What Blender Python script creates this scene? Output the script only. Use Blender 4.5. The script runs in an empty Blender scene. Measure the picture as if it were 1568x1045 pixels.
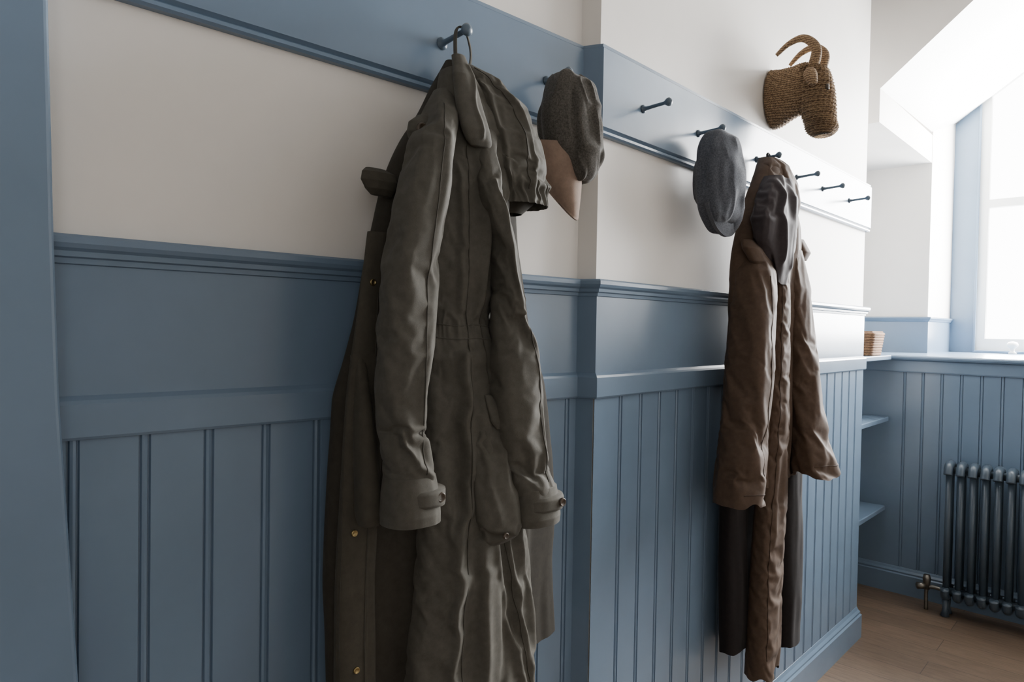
import bpy, bmesh, math, time
import numpy as np
from mathutils import Vector, Matrix
from mathutils.bvhtree import BVHTree
COL=bpy.context.collection

# ------------------------------------------------------------ materials
def new_mat(name):
    m=bpy.data.materials.new(name);m.use_nodes=True
    nt=m.node_tree;b=nt.nodes['Principled BSDF'];return m,nt,b
def ramp(nt,fac,c0,c1,p0=0.,p1=1.):
    r=nt.nodes.new('ShaderNodeValToRGB');r.color_ramp.elements[0].color=(*c0,1);r.color_ramp.elements[1].color=(*c1,1)
    r.color_ramp.elements[0].position=p0;r.color_ramp.elements[1].position=p1
    nt.links.new(fac,r.inputs['Fac']);return r.outputs['Color']
def noise(nt,scale,detail=4,rough=.6,vec=None,sc=None):
    tc=nt.nodes.new('ShaderNodeTexCoord');n=nt.nodes.new('ShaderNodeTexNoise')
    n.inputs['Scale'].default_value=scale;n.inputs['Detail'].default_value=detail;n.inputs['Roughness'].default_value=rough
    src=tc.outputs['Object']
    if sc:
        mp=nt.nodes.new('ShaderNodeMapping');mp.inputs['Scale'].default_value=sc
        nt.links.new(src,mp.inputs['Vector']);src=mp.outputs['Vector']
    nt.links.new(src,n.inputs['Vector']);return n.outputs['Fac']
def bump(nt,b,h,st,dist=.002,prev=None):
    bp=nt.nodes.new('ShaderNodeBump');bp.inputs['Strength'].default_value=st;bp.inputs['Distance'].default_value=dist
    nt.links.new(h,bp.inputs['Height'])
    if prev: nt.links.new(prev,bp.inputs['Normal'])
    nt.links.new(bp.outputs['Normal'],b.inputs['Normal']);return bp.outputs['Normal']
def paint(name,c,rough,var=.06,bs=.15):
    m,nt,b=new_mat(name)
    c0=tuple(x*(1-var) for x in c);c1=tuple(min(1,x*(1+var)) for x in c)
    nt.links.new(ramp(nt,noise(nt,3.,5),c0,c1,.35,.65),b.inputs['Base Color'])
    b.inputs['Roughness'].default_value=rough
    n1=bump(nt,b,noise(nt,6.,3,.5),bs,.006)
    bump(nt,b,noise(nt,160.,3,.6),bs*.8,.0006,n1)
    return m
def cloth(name,c,c2,rough=.75,weave=900.,sheen=.04,wr=.2,coarse=60.,spec=.2):
    m,nt,b=new_mat(name)
    nt.links.new(ramp(nt,noise(nt,coarse,6,.7),c,c2,.3,.7),b.inputs['Base Color'])
    b.inputs['Roughness'].default_value=rough;b.inputs['Specular IOR Level'].default_value=spec
    b.inputs['Sheen Weight'].default_value=sheen;b.inputs['Sheen Roughness'].default_value=.5
    n1=bump(nt,b,noise(nt,34.,3,.5,sc=(1,1,.35)),wr,.003)
    bump(nt,b,noise(nt,weave,2,.5),.3,.0006,n1)
    return m
M={}
M['blue']=paint('blue_satin_paint',(.138,.200,.282),.25,bs=.1)
M['blue2']=paint('blue_hook_paint',(.09,.13,.175),.35)
M['cream']=paint('cream_wall_paint',(.74,.71,.67),.48,.03,.15)
M['greige']=paint('warm_grey_wall_paint',(.34,.32,.295),.7,.03,.2)
M['white']=paint('white_gloss_paint',(.8,.8,.78),.4,.02,.05)
M['coat']=cloth('olive_grey_cotton',(.064,.060,.050),(.090,.085,.072),.8,wr=.1)
M['seam']=cloth('olive_seam',(.044,.041,.034),(.056,.052,.043),.85,wr=.1)
M['coat_in']=cloth('dark_lining',(.026,.023,.018),(.038,.034,.027),.85)
M['panel']=cloth('waxed_facing',(.044,.040,.031),(.060,.054,.042),.8)
M['brown']=cloth('brown_waxed_cotton',(.066,.042,.029),(.094,.062,.043),.72,wr=.12)
M['brown_s']=cloth('brown_seam',(.040,.025,.017),(.055,.035,.024),.8,wr=.1)
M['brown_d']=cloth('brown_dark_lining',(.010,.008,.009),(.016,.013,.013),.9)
M['plum']=cloth('plum_hood_lining',(.034,.027,.030),(.050,.041,.044),.7)
M['tweed']=cloth('brown_grey_tweed',(.030,.028,.024),(.12,.112,.10),.95,500,.1,.2,300.)
M['tweedb']=cloth('blue_grey_tweed',(.032,.036,.045),(.12,.13,.155),.95,500,.1,.2,280.)
M['suede']=cloth('tan_suede',(.20,.14,.11),(.27,.195,.15),.8,700,.05,.1)
m,nt,b=new_mat('brass');b.inputs['Metallic'].default_value=1;b.inputs['Roughness'].default_value=.35
nt.links.new(ramp(nt,noise(nt,80.),(.3,.22,.1),(.5,.4,.2)),b.inputs['Base Color']);M['brass']=m
m,nt,b=new_mat('dull_steel');b.inputs['Metallic'].default_value=1;b.inputs['Roughness'].default_value=.45
nt.links.new(ramp(nt,noise(nt,80.),(.16,.15,.13),(.28,.26,.23)),b.inputs['Base Color']);M['steel']=m
m,nt,b=new_mat('dark_horn_button');nt.links.new(ramp(nt,noise(nt,120.),(.03,.022,.016),(.09,.065,.045)),b.inputs['Base Color']);b.inputs['Roughness'].default_value=.3;M['button']=m
m,nt,b=new_mat('cast_iron_radiator');nt.links.new(ramp(nt,noise(nt,20.),(.045,.065,.088),(.065,.09,.12)),b.inputs['Base Color']);b.inputs['Roughness'].default_value=.3;M['iron']=m
def straw(name,c0,c1):
    m,nt,b=new_mat(name)
    tc=nt.nodes.new('ShaderNodeTexCoord');w=nt.nodes.new('ShaderNodeTexWave');w.wave_type='BANDS';w.bands_direction='Z';w.inputs['Scale'].default_value=46;w.inputs['Distortion'].default_value=5.;w.inputs['Detail'].default_value=3;w.inputs['Detail Scale'].default_value=5
    nt.links.new(tc.outputs['Object'],w.inputs['Vector'])
    nt.links.new(ramp(nt,w.outputs['Fac'],c0,c1),b.inputs['Base Color']);b.inputs['Roughness'].default_value=.85
    n1=bump(nt,b,w.outputs['Fac'],.7,.003);bump(nt,b,noise(nt,180.,4,.7),.8,.004,n1);return m
M['straw']=straw('woven_straw',(.14,.082,.045),(.42,.285,.16))
M['wicker']=straw('brown_wicker',(.10,.045,.02),(.30,.16,.075))
m,nt,b=new_mat('oak_plank_floor')
tc=nt.nodes.new('ShaderNodeTexCoord');br=nt.nodes.new('ShaderNodeTexBrick');br.inputs['Scale'].default_value=1.;br.inputs['Brick Width'].default_value=1.3;br.inputs['Row Height'].default_value=.14
br.inputs['Mortar Size'].default_value=.0015;br.inputs['Color1'].default_value=(.125,.086,.058,1);br.inputs['Color2'].default_value=(.185,.13,.088,1);br.inputs['Mortar'].default_value=(.04,.028,.02,1)
nt.links.new(tc.outputs['Object'],br.inputs['Vector'])
mx=nt.nodes.new('ShaderNodeMixRGB');mx.blend_type='MULTIPLY';mx.inputs['Fac'].default_value=.8
nt.links.new(br.outputs['Color'],mx.inputs['Color1']);nt.links.new(ramp(nt,noise(nt,9.,6,.7,sc=(1.,9,1)),(.4,.36,.33),(1,1,1),.3,.65),mx.inputs['Color2'])
nt.links.new(mx.outputs['Color'],b.inputs['Base Color']);b.inputs['Roughness'].default_value=.42;M['floor']=m

# ------------------------------------------------------------ helpers
def obj(name,verts,faces,mat,smooth=False,parent=None):
    me=bpy.data.meshes.new(name);me.from_pydata([tuple(map(float,v)) for v in verts],[],[tuple(int(i) for i in f) for f in faces])
    me.materials.append(mat)
    if smooth: me.polygons.foreach_set('use_smooth',[True]*len(me.polygons))
    me.update();o=bpy.data.objects.new(name,me);COL.objects.link(o)
    if parent: o.parent=parent
    return o
def empty(name,loc=(0,0,0)):
    o=bpy.data.objects.new(name,None);o.empty_display_size=.1;COL.objects.link(o);return o
class Fr:
    def __init__(s,o,e,n): s.o=np.array(o,float);s.e=np.array(e,float);s.n=np.array(n,float)
    def __call__(s,a,d,h):
        a=np.asarray(a,float);d=np.asarray(d,float);h=np.asarray(h,float)
        a,d,h=np.broadcast_arrays(a,d,h)
        p=s.o+a[...,None]*s.e+d[...,None]*s.n
        p=p.copy();p[...,2]+=h;return p
FA=Fr((-1.08,0,0),(.0748,.9972,0),(.9972,-.0748,0))
FB=Fr((-.944,0,0),(0,1,0),(1,0,0))
FW=Fr((-1.45,3.97,0),(1,0,0),(0,-1,0))
def box(name,x0,x1,y0,y1,z0,z1,mat,parent=None,bev=0.):
    v=[(x,y,z) for x in (x0,x1) for y in (y0,y1) for z in (z0,z1)]
    f=[(0,1,3,2),(4,6,7,5),(0,4,5,1),(2,3,7,6),(0,2,6,4),(1,5,7,3)]
    o=obj(name,v,f,mat,parent=parent)
    if bev>0:
        md=o.modifiers.new('b','BEVEL');md.width=bev;md.segments=3
    return o
def sweep(name,path,prof,mat,parent=None,smooth=False):
    P=[np.array(p,float) for p in path];n=len(P);offs=[]
    for i in range(n):
        ns=[]
        if i>0: t=P[i]-P[i-1];t/=np.linalg.norm(t);ns.append(np.array([t[1],-t[0]]))
        if i<n-1: t=P[i+1]-P[i];t/=np.linalg.norm(t);ns.append(np.array([t[1],-t[0]]))
        if len(ns)==1: offs.append(ns[0])
        else:
            m_=ns[0]+ns[1];m_/=np.linalg.norm(m_);offs.append(m_/max(.35,m_@ns[0]))
    V=[];k=len(prof)
    for i in range(n):
        for d,h in prof: q=P[i]+offs[i]*d;V.append((q[0],q[1],h))
    Fc=[(i*k+j,(i+1)*k+j,(i+1)*k+j+1,i*k+j+1) for i in range(n-1) for j in range(k-1)]
    return obj(name,V,Fc,mat,smooth,parent)
def beadboard(name,fr,s0,s1,first,pitch,h0,h1,mat,parent=None,d0=0.):
    prof=[(s0,d0)];c=first
    while c<s1-.012:
        if c>s0+.012:
            for ds,dd in ((-.008,0),(-.0065,-.0045),(-.0050,-.0045),(-.0035,-.0005),(0,.0008),(.0035,-.0005),(.0050,-.0045),(.0065,-.0045),(.008,0)):
                prof.append((c+ds,d0+dd))
        c+=pitch
    prof.append((s1,d0));V=[]
    for s,d in prof:
        V.append(fr(s,d,h0));V.append(fr(s,d,h1))
    Fc=[(2*i,2*i+2,2*i+3,2*i+1) for i in range(len(prof)-1)]
    return obj(name,V,Fc,mat,False,parent)

# ------------------------------------------------------------ room shell
Ipt=tuple(FA(1.262/.9972,0,0)[:2]);O=(-.944,1.28);E=(-.944,3.241);E2=(-1.45,3.241)
A0=tuple(FA(-2.3,0,0)[:2]);A1=tuple(FA(.2,0,0)[:2])
path=[A0,Ipt,O,E,E2];pathm=[A1,Ipt,O,E,E2]
sweep('wall_left',path,[(0,0),(0,3.2)],M['cream'])
tr=lambda nm,prof,p=pathm: sweep(nm,p,prof,M['blue'])
tr('trim_frieze',[(.0,1.23),(.006,1.23),(.006,1.44),(0,1.44)])
tr('trim_dado_cap',[(.004,1.422),(.010,1.424),(.011,1.431),(.016,1.433),(.017,1.440),(.022,1.444),(.025,1.450),(.025,1.458),(.020,1.462),(0,1.463)])
tr('trim_dado_rail',[(.003,1.186),(.014,1.188),(.0165,1.192),(.0165,1.236),(.013,1.241),(.006,1.247)])
tr('trim_peg_board',[(0,1.790),(.012,1.790),(.016,1.794),(.015,1.800),(.011,1.803),(.018,1.808),(.018,1.984),(.014,1.988),(.015,1.994),(0,1.997)])
tr('baseboard_left',[(.024,0),(.024,.100),(.018,.106),(.019,.114),(.012,.124),(.008,.136),(0,.140)])
beadboard('trim_wainscot_near',FA,.2,1.2655,.352-.088*2,.088,.13,1.19,M['blue'],d0=.007)
beadboard('trim_wainscot_mid',FB,1.273,3.247,1.379,.0885,.13,1.19,M['blue'],d0=.007)
sweep('trim_wainscot_return',pathm[1:3],[(.007,.13),(.007,1.19)],M['blue'])
ja=[(-.9,0),(.292,0),(.266,.854),(.243,1.246),(.236,1.461),(.227,1.85),(.216,2.4),(-.9,2.4)]
V=[FA(s,.05,h) for s,h in ja]+[FA(s,0,h) for s,h in ja];n=len(ja)
o=obj('trim_door_jamb',V,[tuple(range(n-1,-1,-1))]+[(i,(i+1)%n,n+(i+1)%n,n+i) for i in range(n)],M['blue'])
md=o.modifiers.new('b','BEVEL');md.width=.006;md.segments=3
box('floor',-1.6,2.,-2.2,5.3,-.05,0,M['floor'])
box('ceiling',-1.6,2.,-2.2,3.56,3.2,3.25,M['greige'])
box('wall_right',1.9,2.,-2.2,5.3,0,3.3,M['greige'])
box('wall_back',-1.6,2.,-2.3,-2.2,0,3.3,M['greige'])
box('wall_alcove',-1.55,-1.45,3.2,5.3,0,3.3,M['cream'])
beadboard('trim_wainscot_far',FW,.02,3.35,.507,.083,.12,1.18,M['blue'],d0=.005)
sweep('baseboard_far',[(-1.45,3.97),(1.9,3.97)],[(.02,0),(.02,.100),(.015,.106),(.016,.114),(.010,.124),(.006,.136),(0,.140)],M['blue'])
sweep('trim_far_rail',[(-1.45,3.97),(1.9,3.97)],[(0,1.148),(.012,1.150),(.014,1.156),(.014,1.208),(.018,1.212),(.030,1.214),(.034,1.222),(.034,1.230),(.028,1.236),(0,1.236)],M['blue'])
box('window_ledge',-1.45,1.9,3.97,5.25,1.19,1.236,M['blue'])
box('wall_far',-1.5,-.985,4.6,5.2,1.236,3.4,M['cream'])
sweep('trim_far_frieze',[(-1.45,4.6),(-.985,4.6),(-.985,5.19)],[(.004,1.236),(.004,1.42),(.010,1.424),(.014,1.432),(.020,1.440),(.020,1.448),(0,1.450)],M['blue'])
box('wall_bulkhead',-1.5,-.987,3.56,4.65,2.35,2.51,M['cream'])
hx=[(-1.45,2.51),(-.985,2.51),(-.2,3.16),(1.9,3.16),(1.9,3.3),(-1.45,3.3)]
obj('wall_header',[(x,3.56,z) for x,z in hx],[tuple(range(6))],M['cream'])
V=[];ys=[3.56,4.6,5.3];zl=[2.51,2.53,2.74]
for y,z in zip(ys,zl): V+=[(-.99,y,z),(-.2,y,3.16+(z-2.51)*.6),(1.9,y,3.16+(z-2.51)*.4)]
obj('ceiling_dormer',V,[(i*3+j,i*3+j+1,i*3+j+4,i*3+j+3) for i in range(2) for j in range(2)],M['white'])
box('wall_window_left',-1.5,-.87,5.2,5.3,1.24,3.05,M['white'])
box('wall_window_top',-1.5,1.9,5.2,5.3,3.05,3.5,M['cream'])
box('wall_window_bottom',-1.5,1.9,5.2,5.3,1.0,1.24,M['cream'])
box('wall_window_right',1.2,1.9,5.2,5.3,1.24,3.05,M['cream'])
win=empty('window_1')
V=[(-.984,5.185,1.237),(-.844,5.185,1.237),(-.844,5.185,2.83),(-.984,5.185,2.70)];V+=[(x,5.199,z) for x,y,z in V]
o=obj('casing',V,[(3,2,1,0),(4,5,6,7),(0,1,5,4),(1,2,6,5),(2,3,7,6),(3,0,4,7)],M['blue'],parent=win)
box('casing_bead',-.856,-.842,5.172,5.184,1.237,2.82,M['blue'],win,.003)
box('stile_left',-.87,-.795,5.201,5.24,1.241,3.05,M['white'],win)
box('bottom_rail',-.795,1.2,5.201,5.24,1.241,1.325,M['white'],win)
box('meeting_rail',-.795,1.2,5.195,5.24,2.15,2.20,M['white'],win)
box('sill_board',-.84,1.2,5.12,5.2,1.237,1.252,M['blue'],win,.003)
def lathe(name,prof,mat,loc,axis='Z',parent=None,n=32):
    V=[];m_=len(prof)
    for i in range(n):
        a=2*math.pi*i/n
        for r,z in prof:
            if axis=='Z': V.append((loc[0]+r*math.cos(a),loc[1]+r*math.sin(a),loc[2]+z))
            elif axis=='X': V.append((loc[0]+z,loc[1]+r*math.cos(a),loc[2]+r*math.sin(a)))
            else: V.append((loc[0]+r*math.cos(a),loc[1]+z,loc[2]+r*math.sin(a)))
    Fc=[(i*m_+j,((i+1)%n)*m_+j,((i+1)%n)*m_+j+1,i*m_+j+1) for i in range(n) for j in range(m_-1)]
    return obj(name,V,Fc,mat,True,parent)
lathe('sash_knob',[(0,0),(.02,0),(.022,.006),(.012,.014),(.012,.03),(.026,.042),(.030,.056),(.022,.070),(0,.075)],M['white'],(-.635,5.08,1.237),parent=win)
for i,(h,xf) in enumerate(((1.236,-1.0),(.915,-1.005),(.45,-1.01))):
    box('alcove_shelf' if i==0 else 'alcove_shelf.%03d'%i,-1.45,xf,3.25,3.93,h-.024,h,M['blue'],bev=.004)

# ------------------------------------------------------------ pegs
def tube_path(name,pts,radii,mat,parent=None,n=16,fr=None,flat=1.):
    P=[np.array(p,float) for p in pts];V=[];m_=len(P)
    up=None
    for i in range(m_):
        t=P[min(i+1,m_-1)]-P[max(i-1,0)];t/=np.linalg.norm(t)
        if up is None:
            a=np.array([0,0,1.]) if abs(t[2])<.9 else np.array([1.,0,0]);up=a-t*(a@t);up/=np.linalg.norm(up)
        else: up=up-t*(up@t);up/=np.linalg.norm(up)
        sd=np.cross(t,up)
        for j in range(n):
            an=2*math.pi*j/n;V.append(P[i]+radii[i]*(math.cos(an)*up+math.sin(an)*sd*flat))
    Fc=[(i*n+j,i*n+(j+1)%n,(i+1)*n+(j+1)%n,(i+1)*n+j) for i in range(m_-1) for j in range(n)]
    Fc+=[tuple(range(n))[::-1],tuple(range((m_-1)*n,m_*n))]
    return obj(name,V,Fc,mat,True,parent)
def spline(pts,k=8):
    P=np.array(pts,float);n=len(P);out=[]
    for i in range(n-1):
        p0=P[max(i-1,0)];p1=P[i];p2=P[i+1];p3=P[min(i+2,n-1)]
        for t in np.linspace(0,1,k,endpoint=False):
            out.append(.5*((2*p1)+(-p0+p2)*t+(2*p0-5*p1+4*p2-p3)*t*t+(-p0+3*p1-3*p2+p3)*t**3))
    out.append(P[-1]);return np.array(out)
pegn=0
def peg(fr,s,h,L=.085,k=1.):
    global pegn
    pr=[(0.0185,.010),(.0205,.010),(.022,.006),(.030,.0045),(L*.6,.0042),(L-.012,.0042),(L-.008,.007),(L-.003,.0098),(L+.002,.0098),(L+.006,.006),(L+.008,.001)]
    tube_path('coat_peg' if pegn==0 else 'coat_peg.%03d'%pegn,[fr(s,d,h+max(0,d-.03)*.05) for d,r in pr],[r*k for d,r in pr],M['blue2'],n=20)
    pegn+=1
peg(FA,.855,1.882,.095,1.15);peg(FA,1.135,1.883)
for s in (1.433,1.708,2.081,2.408,2.661,2.964): peg(FB,s,1.885,.09)

# ------------------------------------------------------------ noise
def _h(i,j,k,seed):
    v=np.sin(i*127.1+j*311.7+k*74.7+seed*53.3)*43758.5453;return (v-np.floor(v))*2-1
def vn(x,y,z,seed=0):
    x,y,z=np.broadcast_arrays(x,y,z)
    xi,yi,zi=np.floor(x),np.floor(y),np.floor(z);fx,fy,fz=x-xi,y-yi,z-zi
    fx,fy,fz=[t*t*t*(t*(t*6-15)+10) for t in (fx,fy,fz)]
    r=0
    for a in (0,1):
        for b_ in (0,1):
            for c in (0,1):
                r=r+_h(xi+a,yi+b_,zi+c,seed)*(fx if a else 1-fx)*(fy if b_ else 1-fy)*(fz if c else 1-fz)
    return r
def rdg(n,k=2.):
    return np.clip(1-np.abs(n)*2.2,0,1)**k
def smooth_interp(st,nv):
    st=np.array(st,float);L=np.r_[0,np.cumsum(np.abs(np.diff(st[:,0]))+1e-4)]
    t=np.linspace(0,L[-1],nv);out=np.stack([np.interp(t,L,st[:,k]) for k in range(st.shape[1])],1)
    w=max(2,int(nv*.03));ker=np.hanning(2*w+1);ker/=ker.sum()
    pad=np.pad(out,((w,w),(0,0)),mode='edge')
    pad[:w]=2*out[0]-out[w:0:-1];pad[-w:]=2*out[-1]-out[-2:-w-2:-1]
    return np.stack([np.convolve(pad[:,k],ker,'valid') for k in range(out.shape[1])],1)
def seg_dist(S,H,pts):
    D=np.full(S.shape,9.)
    for (a,b_) in zip(pts[:-1],pts[1:]):
        a=np.array(a);b_=np.array(b_);v=b_-a;L2=v@v
        t=np.clip(((S-a[0])*v[0]+(H-a[1])*v[1])/L2,0,1)
        D=np.minimum(D,np.hypot(S-a[0]-t*v[0],H-a[1]-t*v[1]))
    return D
SIM=[]
def garment(name,fr,st,mat,parent,nth=140,nv=200,seed=1,fold=.006,ff=9.,fh=1.6,slant=0.,fine=.001,ridges=(),gath=(),crease=(),p=.85,hem=0.,capend=False,sim=None):
    """closed cloth tube lofted from stations (height, s_left, s_right, depth, half thickness)"""
    if sim:
        perim=2*np.mean([q[2]-q[1] for q in st])+4*np.mean([q[4] for q in st]);hgt=abs(st[0][0]-st[-1][0])
        rs=sim.get('res',.0055)
        nth=int(np.clip(perim/rs,40,190));nv=int(np.clip(hgt/rs,24,240))
    R=smooth_interp(st,nv);H,sL,sR,dc,th=R.T
    TH=np.linspace(0,2*np.pi,nth,endpoint=False);c,s=np.cos(TH),np.sin(TH)
    cx=np.sign(c)*np.abs(c)**p;sx=np.sign(s)*np.abs(s)**p
    cen=(sL+sR)/2;a=(sR-sL)/2
    S=cen[:,None]+a[:,None]*cx;D=dc[:,None]+th[:,None]*sx;HH=np.repeat(H[:,None],nth,1)
    v=np.linspace(0,1,nv)
    if hem: HH=HH+(v[:,None]**6)*hem*vn(c*2+0*HH,s*2+0*HH,HH*0,seed+9)
    env=np.clip(np.minimum(a,1)/.05,.15,1.3)[:,None]
    sc=np.maximum(a,.02)[:,None]
    X=cx*sc*ff*2;Y=sx*.5+0*HH;Z=HH*fh*ff*.22
    wob=.35*vn(S*7,D*4,HH*5,seed+20)
    f1=vn(X+3+slant*HH*6+wob,Y,Z,seed);f2=vn(X*2.1+7+slant*HH*9+wob*2,Y*2,Z*1.5,seed+1)
    disp=fold*env*(1.0*f1+.5*f2+.35*rdg(f1,1.)-.1)
    big=vn(S*9,D*6,HH*6,seed+2)
    disp+=fine*.8*vn(S*22,D*15,HH*14,seed+4)
    front=np.clip(sx,0,1)**.5
    for pts,amp,wid in ridges:
        sd=seg_dist(S+.004*vn(S*10,D*5,HH*22,seed+8),HH,pts)
        disp+=front*amp*np.exp(-(sd/wid)**2)
    for h0,w,amp,k in gath:
        g=np.exp(-((HH-h0)/w)**2);disp+=g*amp*np.sin(k*TH+3*vn(c*3+0*HH,s*3+0*HH,HH*12,seed+5))
    for h0,w,amp,freq,sl in crease:
        g=np.exp(-((HH-h0)/w)**2);q=HH*freq+sl*S*freq
        r=vn(S*5+1.2*vn(S*11,D*6,HH*11,seed+6),D*9,q*.62+.6*big,seed+7)
        disp+=g*amp*(r+.5*rdg(r,1.2))
    S=S+disp*c*.7;D=np.maximum(D+disp*s,.021)
    V=fr(S,D,HH).reshape(-1,3)
    i,j=np.meshgrid(np.arange(nv-1),np.arange(nth),indexing='ij');j2=(j+1)%nth
    Fc=np.stack([i*nth+j,(i+1)*nth+j,(i+1)*nth+j2,i*nth+j2],-1).reshape(-1,4)
    Fl=[tuple(x) for x in Fc]
    if not sim:
        Fl.append(tuple(range(nth)))
        if capend: Fl.append(tuple(range((nv-1)*nth,nv*nth))[::-1])
    o=obj(name,V,Fl,mat,True,parent)
    if sim:
        hr=HH.reshape(-1);top=hr.max();bot=hr.min();W=np.full(hr.shape,sim.get('goal',.03))
        tp=sim.get('top',.03);bt=sim.get('bot',0.)
        W=np.maximum(W,np.clip(1-(top-hr)/tp,0,1))
        if bt: W=np.maximum(W,np.clip(1-(hr-bot)/bt,0,1))
        W=np.maximum(W,np.repeat(np.clip(-sx,0,1)[None]*sim.get('back',.3),nv,0).reshape(-1))
        g=o.vertex_groups.new(name='pin')
        qs=np.round(W,2)
        for val in np.unique(qs): g.add([int(k_) for k_ in np.nonzero(qs==val)[0]],float(val),'REPLACE')
        m_=o.modifiers.new('cloth','CLOTH');cs=m_.settings
        cs.quality=sim.get('q',6);cs.mass=.02;cs.air_damping=3
        cs.tension_stiffness=cs.compression_stiffness=25;cs.shear_stiffness=12;cs.bending_stiffness=sim.get('bend',.6)
        cs.tension_damping=cs.compression_damping=5;cs.shear_damping=5;cs.bending_damping=.5
        cs.vertex_group_mass='pin';cs.pin_stiffness=sim.get('pin',.6)
        cs.shrink_min=-sim.get('grow',.06)
        cs.effector_weights.gravity=sim.get('grav',.5)
        m_.collision_settings.use_collision=False;m_.collision_settings.use_self_collision=False
        m_.point_cache.frame_start=1;m_.point_cache.frame_end=40
        SIM.append((o,fr,V.copy(),nv,nth))
    return o
def button(fr,s,d,h,r,mat,parent,name='button',n=20,t=.4):
    V=[];pr=[(0,.5),(.5,.45),(.7,.75),(.9,.8),(1,.4),(1,0)]
    for k in range(n):
        a=2*math.pi*k/n
        for q,z in pr: V.append(fr(s+r*q*math.cos(a),d+r*z*t*1.6,h+r*q*math.sin(a)))
    m_=len(pr)
    return obj(name,V,[(k*m_+j,((k+1)%n)*m_+j,((k+1)%n)*m_+j+1,k*m_+j+1) for k in range(n) for j in range(m_-1)],mat,True,parent)

# ------------------------------------------------------------ long trench coat
C1=empty('trench_coat')
G=lambda nm,st,mat='coat',**k: garment(nm,FA,st,M[mat],C1,**k)
c_back=G('back_body',[(1.835,.835,.865,.06,.012),(1.775,.795,.905,.07,.03),(1.736,.774,.925,.075,.04),(1.677,.738,.955,.075,.045),(1.628,.71,.975,.075,.045),(1.564,.685,.99,.075,.045),(1.464,.656,1.012,.075,.045),(1.357,.64,1.04,.07,.045),(1.24,.616,1.085,.07,.045),(1.084,.608,1.112,.07,.045),(.927,.603,1.122,.07,.045),(.773,.606,1.13,.07,.045),(.705,.607,1.138,.07,.045)],'coat_in',nv=300,nth=220,fold=.008,ff=8,seed=3)
c_front=G('front_body',[(1.80,.80,.85,.10,.03),(1.72,.775,.89,.12,.035),(1.60,.75,.92,.125,.04),(1.45,.742,.92,.125,.04),(1.36,.752,.905,.125,.034),(1.30,.748,.925,.13,.04),(1.16,.75,.95,.13,.045),(1.0,.752,.965,.13,.048),(.85,.745,.98,.13,.048),(.70,.722,1.0,.13,.048),(.55,.71,1.01,.13,.048)],
  fold=.012,ff=10,seed=5,gath=[(1.35,.022,.003,44)],crease=[(1.35,.045,.003,30,.5)],
  ridges=[([(.905,1.0),(.93,.86),(.955,.74),(.985,.6)],.016,.006),([(.93,1.0),(.96,.86),(.98,.74)],.011,.005),([(.87,.99),(.905,.85),(.955,.66)],.012,.006),([(.80,1.3),(.81,1.1),(.79,.8),(.77,.55)],.016,.009),([(.845,.98),(.85,.8),(.85,.55)],.009,.008),([(.835,1.66),(.84,1.5),(.835,1.37)],.012,.006),([(.79,1.62),(.795,1.5),(.80,1.38)],.008,.006)],
  sim=dict(goal=.15,grow=.02,bot=.0,back=.6,top=.05,bend=1.5,res=.005))
c_face=G('storm_facing',[(1.50,.655,.70,.10,.010),(1.417,.642,.70,.105,.012),(1.24,.618,.69,.105,.014),(1.08,.608,.675,.105,.015),(.93,.602,.668,.105,.016),(.77,.603,.672,.105,.017),(.55,.604,.68,.105,.018)],'panel',nv=300,nth=110,fold=.004,ff=14,seed=8,ridges=[([(.66,1.30),(.65,1.08),(.645,.8),(.65,.55)],.002,.002)])
c_slL=G('sleeve_left',[(1.76,.785,.82,.10,.02),(1.71,.745,.80,.13,.03),(1.65,.698,.772,.155,.036),(1.55,.662,.752,.17,.038),(1.447,.638,.738,.175,.038),(1.348,.630,.727,.178,.036),(1.248,.633,.717,.18,.034),(1.167,.642,.72,.18,.034),(1.108,.648,.725,.18,.036)],
  fold=.003,ff=12,seed=11,slant=.3,crease=[(1.175,.04,.003,24,1.)],ridges=[([(.745,1.66),(.715,1.5),(.70,1.3),(.695,1.2)],.004,.010),([(.655,1.19),(.68,1.135),(.705,1.115)],.006,.006)],
  sim=dict(goal=.06,grow=.025,bot=.015,back=.2,res=.005,bend=1.))
G('cuff_left',[(1.115,.646,.728,.18,.037),(1.09,.643,.733,.18,.041),(1.055,.641,.737,.18,.043),(1.04,.642,.738,.18,.041)],nv=60,nth=140,fold=.002,ff=16,seed=12)
G('cuff_strap',[(1.094,.660,.742,.182,.043),(1.090,.656,.742,.182,.0455),(1.072,.656,.742,.182,.0455),(1.068,.660,.742,.182,.043)],nv=24,nth=100,fold=.001,seed=13)
button(FA,.716,.222,1.083,.008,M['button'],C1)
G('side_vent_fold',[(1.30,.628,.648,.10,.015),(1.20,.622,.648,.125,.020),(1.10,.620,.655,.135,.022),(1.05,.618,.660,.14,.022),(1.035,.622,.655,.14,.016)],'panel',nv=120,nth=80,fold=.003,ff=20,seed=14,capend=True)
c_slR=G('sleeve_right',[(1.72,.845,.90,.12,.025),(1.65,.828,.868,.15,.028),(1.57,.832,.872,.175,.03),(1.494,.851,.893,.18,.030),(1.417,.865,.915,.18,.032),(1.373,.864,.925,.18,.034),(1.305,.858,.944,.18,.038),(1.235,.857,.96,.18,.040),(1.165,.868,.974,.18,.040),(1.10,.888,.988,.18,.040),(1.05,.903,1.004,.18,.040)],
  fold=.004,ff=13,seed=17,slant=-.3,crease=[(1.27,.06,.003,18,-1.4),(1.08,.035,.003,26,.8),(1.40,.04,.003,22,.6)],
  ridges=[([(.845,1.60),(.865,1.5),(.885,1.42),(.90,1.38)],.007,.005),([(.90,1.38),(.93,1.3),(.95,1.22),(.955,1.1)],.007,.007)],
  sim=dict(goal=.07,grow=.038,bot=.015,back=.25,res=.005,bend=.9))
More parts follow.
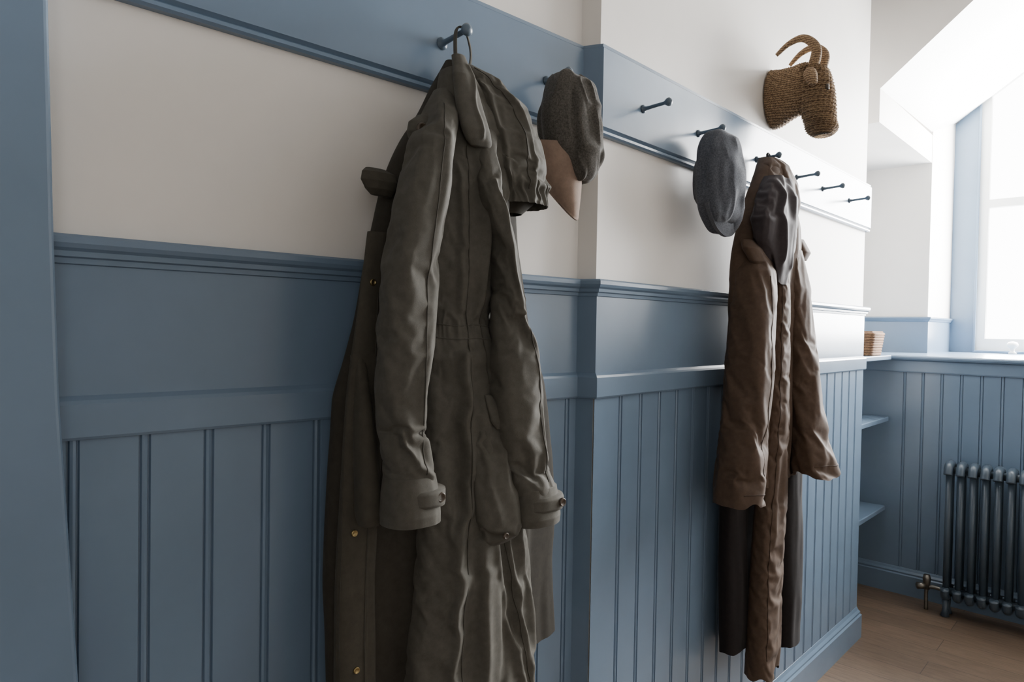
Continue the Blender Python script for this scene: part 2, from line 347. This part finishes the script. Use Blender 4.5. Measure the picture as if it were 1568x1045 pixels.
G('cuff_right',[(1.06,.902,1.003,.18,.041),(1.03,.902,1.008,.18,.044),(1.005,.903,1.012,.18,.045),(.992,.906,1.012,.18,.042)],nv=60,nth=140,fold=.002,ff=16,seed=18)
G('cuff_strap_right',[(1.045,.91,1.012,.183,.044),(1.040,.906,1.014,.183,.047),(1.022,.906,1.014,.183,.047),(1.018,.91,1.012,.183,.044)],nv=24,nth=100,fold=.001,seed=19)
button(FA,.985,.228,1.033,.008,M['button'],C1)
c_cape=G('hood_cape',[(1.825,.845,.875,.08,.015),(1.80,.845,.925,.10,.03),(1.76,.85,.968,.115,.04),(1.70,.862,.992,.125,.045),(1.65,.872,1.005,.13,.046),(1.615,.885,1.01,.135,.044),(1.60,.893,1.006,.135,.037),(1.588,.90,1.006,.135,.043),(1.575,.90,1.008,.135,.045)],
  fold=.005,ff=12,seed=21,gath=[(1.60,.022,.0055,24),(1.575,.01,.004,31)],crease=[(1.64,.05,.003,24,.9)],ridges=[([(.88,1.80),(.93,1.74),(.955,1.66),(.95,1.60)],.007,.006),([(.86,1.79),(.885,1.7),(.905,1.6)],.006,.005)],
  sim=dict(goal=.12,grow=.06,bot=.012,back=.4,res=.0042))
G('cape_inside',[(1.62,.89,1.00,.13,.036),(1.58,.905,.985,.125,.03),(1.56,.915,.965,.12,.02)],'coat_in',nv=40,nth=80,fold=.005,ff=20,seed=22)
G('lapel',[(1.825,.812,.836,.11,.010),(1.78,.792,.834,.14,.012),(1.72,.785,.838,.160,.013),(1.68,.790,.847,.170,.013),(1.664,.798,.851,.171,.010),(1.655,.808,.850,.170,.005)],nv=120,nth=100,fold=.004,ff=14,seed=24,ridges=[([(.825,1.80),(.815,1.72),(.82,1.67)],.004,.004)],capend=True)
G('collar_tip',[(1.605,.655,.690,.09,.006),(1.595,.640,.70,.105,.009),(1.58,.634,.70,.112,.010),(1.567,.640,.695,.112,.009),(1.558,.652,.69,.11,.004)],'panel',nv=70,nth=90,fold=.004,ff=24,seed=25,capend=True)
G('epaulette',[(1.70,.735,.765,.12,.01),(1.685,.715,.76,.125,.014),(1.668,.712,.75,.125,.014),(1.655,.72,.74,.12,.008)],nv=40,nth=60,fold=.002,seed=26,capend=True)
button(FA,.728,.139,1.672,.010,M['button'],C1)
G('pocket_bag',[(1.20,.83,.875,.165,.012),(1.15,.822,.90,.17,.020),(1.06,.822,.918,.175,.028),(1.0,.828,.922,.178,.030),(.975,.838,.91,.178,.020),(.966,.85,.895,.175,.008)],fold=.004,ff=13,seed=28,slant=.5,ridges=[([(.835,1.17),(.84,1.08),(.86,1.0)],.005,.006),([(.87,1.15),(.88,1.06),(.89,.99)],.004,.006)],sim=dict(goal=.1,grow=.05,bot=.02,back=.4))
G('pocket_flap',[(1.232,.836,.85,.182,.004),(1.215,.838,.868,.186,.006),(1.185,.846,.884,.19,.007),(1.172,.858,.886,.19,.004)],nv=50,nth=60,fold=.001,seed=29,capend=True)
button(FA,.865,.210,.99,.006,M['button'],C1)
lp=spline([FA(.838,.09,1.80),FA(.836,.085,1.85),FA(.850,.07,1.892),FA(.862,.078,1.892),FA(.872,.085,1.85),FA(.862,.09,1.80)],8)
tube_path('hanging_loop',lp,[.005]*len(lp),M['coat'],C1,n=10,flat=.4)

# ------------------------------------------------------------ brown waxed jacket
C2=empty('waxed_jacket')
G=lambda nm,st,mat='brown',**k: garment(nm,FB,st,M[mat],C2,**k)
G('torso',[(1.875,2.03,2.09,.06,.02),(1.83,1.975,2.12,.08,.035),(1.76,1.92,2.16,.085,.045),(1.67,1.86,2.2,.09,.05),(1.58,1.82,2.22,.09,.05),(1.45,1.80,2.22,.09,.05),(1.2,1.81,2.22,.09,.05),(.90,1.82,2.22,.09,.05)],nv=260,nth=200,fold=.008,seed=31,crease=[(1.5,.15,.004,16,.8)])
G('hood_top',[(1.875,2.03,2.10,.07,.02),(1.85,1.99,2.13,.085,.035),(1.80,1.96,2.14,.10,.045),(1.74,1.93,2.13,.11,.05),(1.68,1.92,2.12,.11,.04)],fold=.006,ff=11,seed=32,sim=dict(goal=.08,grow=.05,back=.3))
G('hood_lining',[(1.80,1.95,2.06,.115,.030),(1.74,1.87,2.06,.135,.038),(1.66,1.82,2.04,.145,.040),(1.60,1.83,2.03,.148,.034),(1.56,1.86,2.02,.15,.026),(1.53,1.90,2.0,.15,.016)],'plum',fold=.009,ff=9,seed=33,p=.7,hem=.05,ridges=[([(1.93,1.78),(1.89,1.68),(1.91,1.56)],.012,.010),([(1.99,1.77),(1.97,1.66),(1.975,1.54)],.010,.008)],sim=dict(goal=.1,grow=.04,back=.4,top=.05))
G('collar_left',[(1.60,1.80,1.86,.11,.015),(1.575,1.78,1.88,.125,.022),(1.54,1.80,1.93,.135,.022),(1.50,1.87,1.97,.14,.016),(1.485,1.92,1.98,.14,.006)],nv=80,nth=100,fold=.004,seed=34,capend=True)
G('collar_tab',[(1.64,2.16,2.22,.11,.015),(1.60,2.17,2.25,.12,.020),(1.575,2.18,2.23,.12,.010)],nv=50,nth=80,fold=.003,seed=35,capend=True)
b_slL=G('sleeve_left',[(1.60,1.86,1.94,.10,.03),(1.52,1.80,1.925,.12,.05),(1.40,1.775,1.915,.125,.058),(1.25,1.755,1.895,.125,.060),(1.10,1.735,1.875,.125,.060),(.98,1.72,1.868,.125,.062),(.885,1.705,1.86,.125,.064)],fold=.003,ff=10,seed=36,slant=.5,crease=[(1.05,.08,.003,16,1.1),(1.45,.08,.003,16,-.8)],hem=.01,sim=dict(goal=.07,grow=.018,bot=.01,back=.25,bend=2.))
b_slR=G('sleeve_right',[(1.60,2.08,2.18,.11,.03),(1.48,2.08,2.20,.13,.035),(1.30,2.09,2.21,.14,.042),(1.12,2.10,2.23,.158,.050),(1.0,2.10,2.25,.174,.056),(.915,2.10,2.27,.186,.062)],fold=.003,ff=10,seed=37,slant=-.5,crease=[(1.0,.07,.003,16,1.1),(1.3,.12,.003,14,-.9)],hem=.012,sim=dict(goal=.07,grow=.018,bot=.01,back=.25,bend=2.))
b_edge=G('front_edge',[(1.55,1.96,2.02,.14,.02),(1.35,1.95,2.03,.14,.022),(1.1,1.94,2.04,.14,.026),(.85,1.93,2.07,.125,.032),(.6,1.92,2.06,.12,.034),(.345,1.91,2.05,.12,.036)],fold=.005,ff=10,seed=38,hem=.02,sim=dict(goal=.15,grow=.02,back=.5,bot=.01,bend=2.))
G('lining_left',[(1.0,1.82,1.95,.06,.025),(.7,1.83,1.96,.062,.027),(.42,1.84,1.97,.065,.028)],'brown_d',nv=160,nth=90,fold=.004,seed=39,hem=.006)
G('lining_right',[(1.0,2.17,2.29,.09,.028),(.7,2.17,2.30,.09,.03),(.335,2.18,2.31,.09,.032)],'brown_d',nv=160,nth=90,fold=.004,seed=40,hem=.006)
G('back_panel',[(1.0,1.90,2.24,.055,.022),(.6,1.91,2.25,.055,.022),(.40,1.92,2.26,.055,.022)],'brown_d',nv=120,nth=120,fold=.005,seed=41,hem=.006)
lp=spline([FB(2.05,.08,1.86),FB(2.065,.06,1.885),FB(2.081,.055,1.897),FB(2.095,.06,1.885),FB(2.10,.08,1.86)],8)
tube_path('hanging_loop',lp,[.004]*len(lp),M['brown_d'],C2,n=10)

# ---- let the cloth settle, then freeze the result
T0=time.time()
scn=bpy.context.scene;scn.frame_start=1;scn.frame_end=40
for f in range(1,27):
    scn.frame_set(f)
    if time.time()-T0>200: break
dg=bpy.context.evaluated_depsgraph_get()
res=[]
for o,fr,V0,nv,nth in SIM:
    ev=o.evaluated_get(dg);me=ev.to_mesh();n=len(me.vertices);co=np.empty(n*3);me.vertices.foreach_get('co',co);res.append(co.reshape(-1,3).copy());ev.to_mesh_clear()
for (o,fr,V0,nv,nth),co in zip(SIM,res):
    o.modifiers.clear()
    if co.shape!=V0.shape or not np.isfinite(co).all(): co=V0
    mv=co-V0;L=np.linalg.norm(mv,axis=1)
    lim=.03;k=np.where(L>lim,lim/np.maximum(L,1e-6),1.)[:,None];co=V0+mv*k
    d=(co-fr.o)@fr.n;co=co+np.maximum(.021-d,0)[:,None]*fr.n
    o.data.vertices.foreach_set('co',co.reshape(-1));o.data.update()
    ms=o.modifiers.new('s','SUBSURF');ms.levels=1;ms.render_levels=1
scn.frame_set(1)

# ---- seams and fasteners laid on the settled cloth
_bv={}
def surf(o,fr,s,h):
    if o.name not in _bv:
        me=o.data;_bv[o.name]=BVHTree.FromPolygons([v.co.copy() for v in me.vertices],[tuple(p.vertices) for p in me.polygons])
    hit=_bv[o.name].ray_cast(Vector(fr(s,.6,h)),Vector(-fr.n))
    return None if hit[0] is None else float((np.array(hit[0])-fr.o)@fr.n)
def seam(o,fr,pts,mat,parent,r=.0012,name='seam'):
    P=spline([(s,h,0) for s,h in pts],14);Q=[]
    for s,h,_ in P:
        d=surf(o,fr,s,h)
        if d is not None: Q.append((s,d+.0001,h))
    if len(Q)<4: return
    D=np.array([q[1] for q in Q])
    D[1:-1]=(D[:-2]+2*D[1:-1]+D[2:])/4
    tube_path(name,[fr(q[0],float(d),q[2]) for q,d in zip(Q,D)],[r]*len(Q),mat,parent,n=6)
seam(c_slL,FA,[(.765,1.72),(.735,1.65),(.712,1.55),(.697,1.45),(.690,1.3),(.688,1.2),(.692,1.12)],M['seam'],C1)
seam(c_slR,FA,[(.862,1.6),(.884,1.5),(.90,1.42),(.905,1.36),(.93,1.25),(.945,1.15),(.965,1.07)],M['seam'],C1)
seam(c_front,FA,[(.845,1.72),(.848,1.6),(.845,1.45),(.84,1.36),(.85,1.25)],M['seam'],C1)
seam(c_front,FA,[(.812,1.72),(.808,1.6),(.806,1.45),(.81,1.36),(.81,1.2),(.81,1.0),(.805,.8),(.80,.6)],M['seam'],C1)
seam(c_front,FA,[(.757,1.353),(.79,1.350),(.83,1.352),(.87,1.349),(.90,1.352)],M['coat'],C1)
seam(c_front,FA,[(.757,1.330),(.79,1.327),(.83,1.329),(.87,1.326),(.90,1.329)],M['coat'],C1)
seam(c_front,FA,[(.90,.97),(.925,.86),(.952,.74),(.98,.62)],M['seam'],C1)
seam(c_face,FA,[(.632,1.40),(.614,1.22),(.608,1.05),(.604,.9),(.606,.75),(.608,.6)],M['seam'],C1,.001)
seam(c_face,FA,[(.664,1.40),(.655,1.22),(.648,1.05),(.644,.9),(.646,.75),(.65,.6)],M['seam'],C1,.001)
seam(c_cape,FA,[(.862,1.815),(.90,1.76),(.925,1.70),(.935,1.64),(.94,1.60)],M['seam'],C1)
for s,h in ((.655,1.417),(.632,1.222),(.624,1.02),(.630,.80),(.634,.62)):
    d=surf(c_face,FA,s,h)
    if d: button(FA,s,d,h,.0055,M['brass'],C1,'snap')
seam(b_slL,FB,[(1.84,1.5),(1.835,1.35),(1.825,1.2),(1.81,1.05),(1.80,.9)],M['brown_s'],C2)
seam(b_slL,FB,[(1.725,.915),(1.76,.915),(1.80,.912),(1.85,.915)],M['brown_s'],C2,.0012)
seam(b_slR,FB,[(2.11,.945),(2.16,.945),(2.21,.942),(2.25,.945)],M['brown_s'],C2,.0012)
seam(b_edge,FB,[(1.965,1.5),(1.96,1.3),(1.955,1.1),(1.95,.9),(1.94,.7),(1.935,.5),(1.93,.4)],M['brown_s'],C2,.0016)

# ------------------------------------------------------------ flat caps
def cap(name,fr,sc,hc,dc,a,b_,t,mat,seed,lean=0.,parent=None,shr=0.,egg=0.):
    nv,nt_=140,200;V=[]
    ph=np.linspace(0,np.pi,nv)[:,None];th=np.linspace(0,2*np.pi,nt_,endpoint=False)[None]
    x=np.sin(ph)*np.cos(th);z=np.cos(ph)+0*th;y=np.sin(ph)*np.sin(th)
    sg=lambda q,p:np.sign(q)*np.abs(q)**p
    S=a*sg(x,.95)*(1-egg*z);Hh=b_*sg(z,1.);D=t*sg(y,.85)*(1-egg*z)
    D=D+lean*Hh;S=S+shr*Hh
    n_=.010*vn(x*1.6+4,y*1.6,z*.9,seed)+.007*vn(x*2.8,y*2.8,z*1.5,seed+1)+.004*rdg(vn(x*2.5+2,y*2.5,z*1.3,seed+2),1.)
    S=S+n_*x;Hh=Hh+n_*z;D=D+n_*y
    P=fr(sc+S,np.maximum(dc+D,.022),hc+Hh).reshape(-1,3)
    Fc=[(i*nt_+j,(i+1)*nt_+j,(i+1)*nt_+(j+1)%nt_,i*nt_+(j+1)%nt_) for i in range(nv-1) for j in range(nt_)]
    return obj(name,P,Fc,mat,True,parent)
def crescent(name,fr,fn,mat,parent,thk=.004,nu=44,nv=22):
    V=[]
    for layer in (0,1):
        for i in range(nv):
            for j in range(nu):
                s,d,h=fn(i/(nv-1),j/(nu-1)*2-1);V.append(fr(s,d-layer*thk,h))
    N=nu*nv
    Fc=[(l*N+i*nu+j,l*N+(i+1)*nu+j,l*N+(i+1)*nu+j+1,l*N+i*nu+j+1) for l in (0,1) for i in range(nv-1) for j in range(nu-1)]
    Fc+=[(i*nu,(i+1)*nu,N+(i+1)*nu,N+i*nu) for i in range(nv-1)]+[(i*nu+nu-1,(i+1)*nu+nu-1,N+(i+1)*nu+nu-1,N+i*nu+nu-1) for i in range(nv-1)]+[((nv-1)*nu+j,(nv-1)*nu+j+1,N+(nv-1)*nu+j+1,N+(nv-1)*nu+j) for j in range(nu-1)]
    return obj(name,V,Fc,mat,True,parent)
K1=empty('flat_cap')
cap('crown',FA,1.130,1.762,.105,.066,.114,.058,M['tweed'],51,.0,K1,shr=-.16,egg=.02)
crescent('peak',FA,lambda q,u:(1.082+.064*u*(1-.45*q*q)+.034*q,.098+.030*(1-u*u)-.010*q+.015*u,1.722-.115*q*(1-.3*u*u)-.058*q*(.5+.5*u)),M['suede'],K1)
tube_path('strap',[FA(1.085,.085,1.862),FA(1.068,.11,1.848),FA(1.06,.12,1.81)],[.006]*3,M['button'],K1,flat=.4)
K2=empty('flat_cap.001')
cap('crown',FB,1.70,1.742,.092,.10,.136,.053,M['tweedb'],61,.0,K2)
def brimf(q,u):
    ph=u*1.15
    return (1.695+(.088+.010*q)*math.sin(ph),.10+.022*math.cos(ph)*(1-.3*q),1.742-(.112+.034*q)*math.cos(ph)**.8)
crescent('brim',FB,brimf,M['tweedb'],K2,thk=.010)

# ------------------------------------------------------------ woven goat head wall trophy
T=empty('woven_goat_head')
FG=lambda s,d,h: FB(2.228+(s-2.2)*.92,d*.98,2.118+(h-2.105)*.90)
def ring_body(name,rings,mat,parent,nth=96,amp=.004,seed=3,fr=FG,k=14):
    Rg=spline(rings,k);V=[];n=len(Rg)
    for i,(s,d,h,rs,rv,tl) in enumerate(Rg):
        for j in range(nth):
            a=2*math.pi*j/nth;x=rs*math.cos(a);y=rv*math.sin(a)
            w=1+amp/max(rs,.02)*(math.sin(i*2.1)*.5+math.sin(j*1.3+i*1.57)*.4)
            x*=w;y*=w
            V.append(fr(s+x,d+y*math.sin(tl),h+y*math.cos(tl)))
    Fc=[(i*nth+j,i*nth+(j+1)%nth,(i+1)*nth+(j+1)%nth,(i+1)*nth+j) for i in range(n-1) for j in range(nth)]
    Fc+=[tuple(range(nth))[::-1],tuple(range((n-1)*nth,n*nth))]
    return obj(name,V,Fc,mat,True,parent)
ring_body('neck',[(2.2,.004,2.095,.08,.105,0),(2.2,.03,2.095,.075,.10,0),(2.2,.07,2.105,.065,.090,0),(2.2,.11,2.115,.06,.085,0),(2.2,.14,2.115,.05,.07,0)],M['straw'],T)
ring_body('head',[(2.2,.125,2.180,.03,.02,1.5),(2.2,.13,2.165,.055,.045,1.5),(2.2,.138,2.11,.062,.054,1.5),(2.2,.148,2.05,.058,.053,1.5),(2.2,.158,1.99,.052,.046,1.5),(2.2,.166,1.955,.054,.044,1.5),(2.2,.168,1.935,.034,.028,1.5)],M['straw'],T,amp=.009)
for sg in (-1,1):
    hp=spline([FG(2.2+sg*.03,.14,2.16),FG(2.2+sg*.04,.155,2.225),FG(2.2+sg*.05,.12,2.268),FG(2.2+sg*.055,.075,2.262),FG(2.2+sg*.06,.035,2.23)],10)
    tube_path('horn',hp,list(np.linspace(.018,.006,len(hp))),M['straw'],T,n=14)
    ep=spline([FG(2.2+sg*.045,.14,2.14),FG(2.2+sg*.075,.15,2.13),FG(2.2+sg*.085,.165,2.09)],8)
    tube_path('ear',ep,[.010+.010*math.sin(math.pi*i/(len(ep)-1)) for i in range(len(ep))],M['straw'],T,n=14)
    lathe('eye',[(0,.006),(.008,.005),(.011,0)],M['button'],tuple(FG(2.2+sg*.03,.188,2.09)),axis='X',parent=T)

# ------------------------------------------------------------ small basket on shelf
Bk=empty('wicker_basket')
for r in range(9):
    h=1.244+.0125*r;g=.0015*r
    x0,x1,y0,y1=-1.11-g,-1.018+g,3.64-g,3.80+g
    pts=[]
    for (cx,cy_,a0) in ((x1-.015,y1-.015,0),(x0+.015,y1-.015,90),(x0+.015,y0+.015,180),(x1-.015,y0+.015,270)):
        for a in (0,30,60,90): pts.append((cx+.015*math.cos(math.radians(a0+a)),cy_+.015*math.sin(math.radians(a0+a)),h))
    pts.append(pts[0]);tube_path('weave',pts,[.0075]*len(pts),M['wicker'],Bk,n=10)
box('base',-1.10,-1.025,3.65,3.79,1.2365,1.25,M['wicker'],Bk)
box('lid',-1.12,-1.01,3.63,3.81,1.345,1.358,M['wicker'],Bk,.004)

# ------------------------------------------------------------ column radiator
Rd=empty('column_radiator')
x=-.705
for i in range(13):
    xc=x+i*.0485
    for yc in (3.80,3.855):
        tube_path('column',[(xc,yc,.12),(xc,yc,.69)],[.0135,.0135],M['iron'],Rd,n=14)
    for zc in (.712,.105):
        sg=1 if zc>.4 else -1
        tube_path('header',spline([(xc,3.775,zc-.03*sg),(xc,3.79,zc+.004*sg),(xc,3.8275,zc+.014*sg),(xc,3.865,zc+.004*sg),(xc,3.88,zc-.03*sg)],6),[.019]*25,M['iron'],Rd,n=14)
    if i in (0,12):
        for yc in (3.80,3.855): tube_path('foot',[(xc,yc,.09),(xc,yc,.03),(xc,yc,.001)],[.014,.012,.02],M['iron'],Rd,n=14)
for zc in (.70,.115): tube_path('manifold',[(x-.02,3.8275,zc),(x+12*.0485+.02,3.8275,zc)],[.018,.018],M['iron'],Rd)
tube_path('valve_pipe',spline([(-.725,3.8275,.115),(-.77,3.8275,.115),(-.79,3.8275,.10),(-.79,3.8275,.0)],6),[.009]*19,M['steel'],Rd)
tube_path('valve_head',[(-.79,3.8275,.10),(-.79,3.8275,.15),(-.79,3.8275,.17)],[.014,.018,.014],M['steel'],Rd)
tube_path('valve_body',[(-.79,3.8275,.115),(-.825,3.80,.115)],[.014,.016],M['steel'],Rd)

# ------------------------------------------------------------ lights
def area(name,loc,target,sx,sy_,power,col=(1,1,1)):
    l=bpy.data.lights.new(name,'AREA');l.shape='RECTANGLE';l.size=sx;l.size_y=sy_;l.energy=power;l.color=col
    o=bpy.data.objects.new(name,l);o.location=loc
    o.rotation_euler=(Vector(target)-Vector(loc)).to_track_quat('-Z','Y').to_euler();COL.objects.link(o);return o
area('window_daylight',(-.05,5.17,2.15),(-.05,0,1.9),1.5,1.7,470,(1.,.995,.985))
area('side_fill_light',(1.85,-.9,1.7),(-1.,.8,1.3),1.4,1.4,19,(1,.985,.96))  # added fill, out of view, brightens near wall and coats; no window modelled here
w=bpy.data.worlds.new('sky');bpy.context.scene.world=w;w.use_nodes=True
bg=w.node_tree.nodes['Background'];bg.inputs['Color'].default_value=(1,1,1,1);bg.inputs['Strength'].default_value=14.

# ------------------------------------------------------------ camera
yaw,pitch,roll=.756,.021,.017
cy,sy=math.cos(yaw),math.sin(yaw);cp,sp=math.cos(pitch),math.sin(pitch);cr,sr=math.cos(roll),math.sin(roll)
F0=np.array([-sy,cy,0]);R0=np.array([cy,sy,0]);U0=np.array([0,0,1.])
F=cp*F0-sp*U0;U=sp*F0+cp*U0;R=cr*R0+sr*U;U=-sr*R0+cr*U
cd=bpy.data.cameras.new('camera');cd.lens=24.06;cd.sensor_width=36;cd.clip_start=.02
cam=bpy.data.objects.new('camera',cd)
cam.matrix_world=Matrix(((R[0],U[0],-F[0],0),(R[1],U[1],-F[1],0),(R[2],U[2],-F[2],1.35),(0,0,0,1)))
COL.objects.link(cam);bpy.context.scene.camera=cam
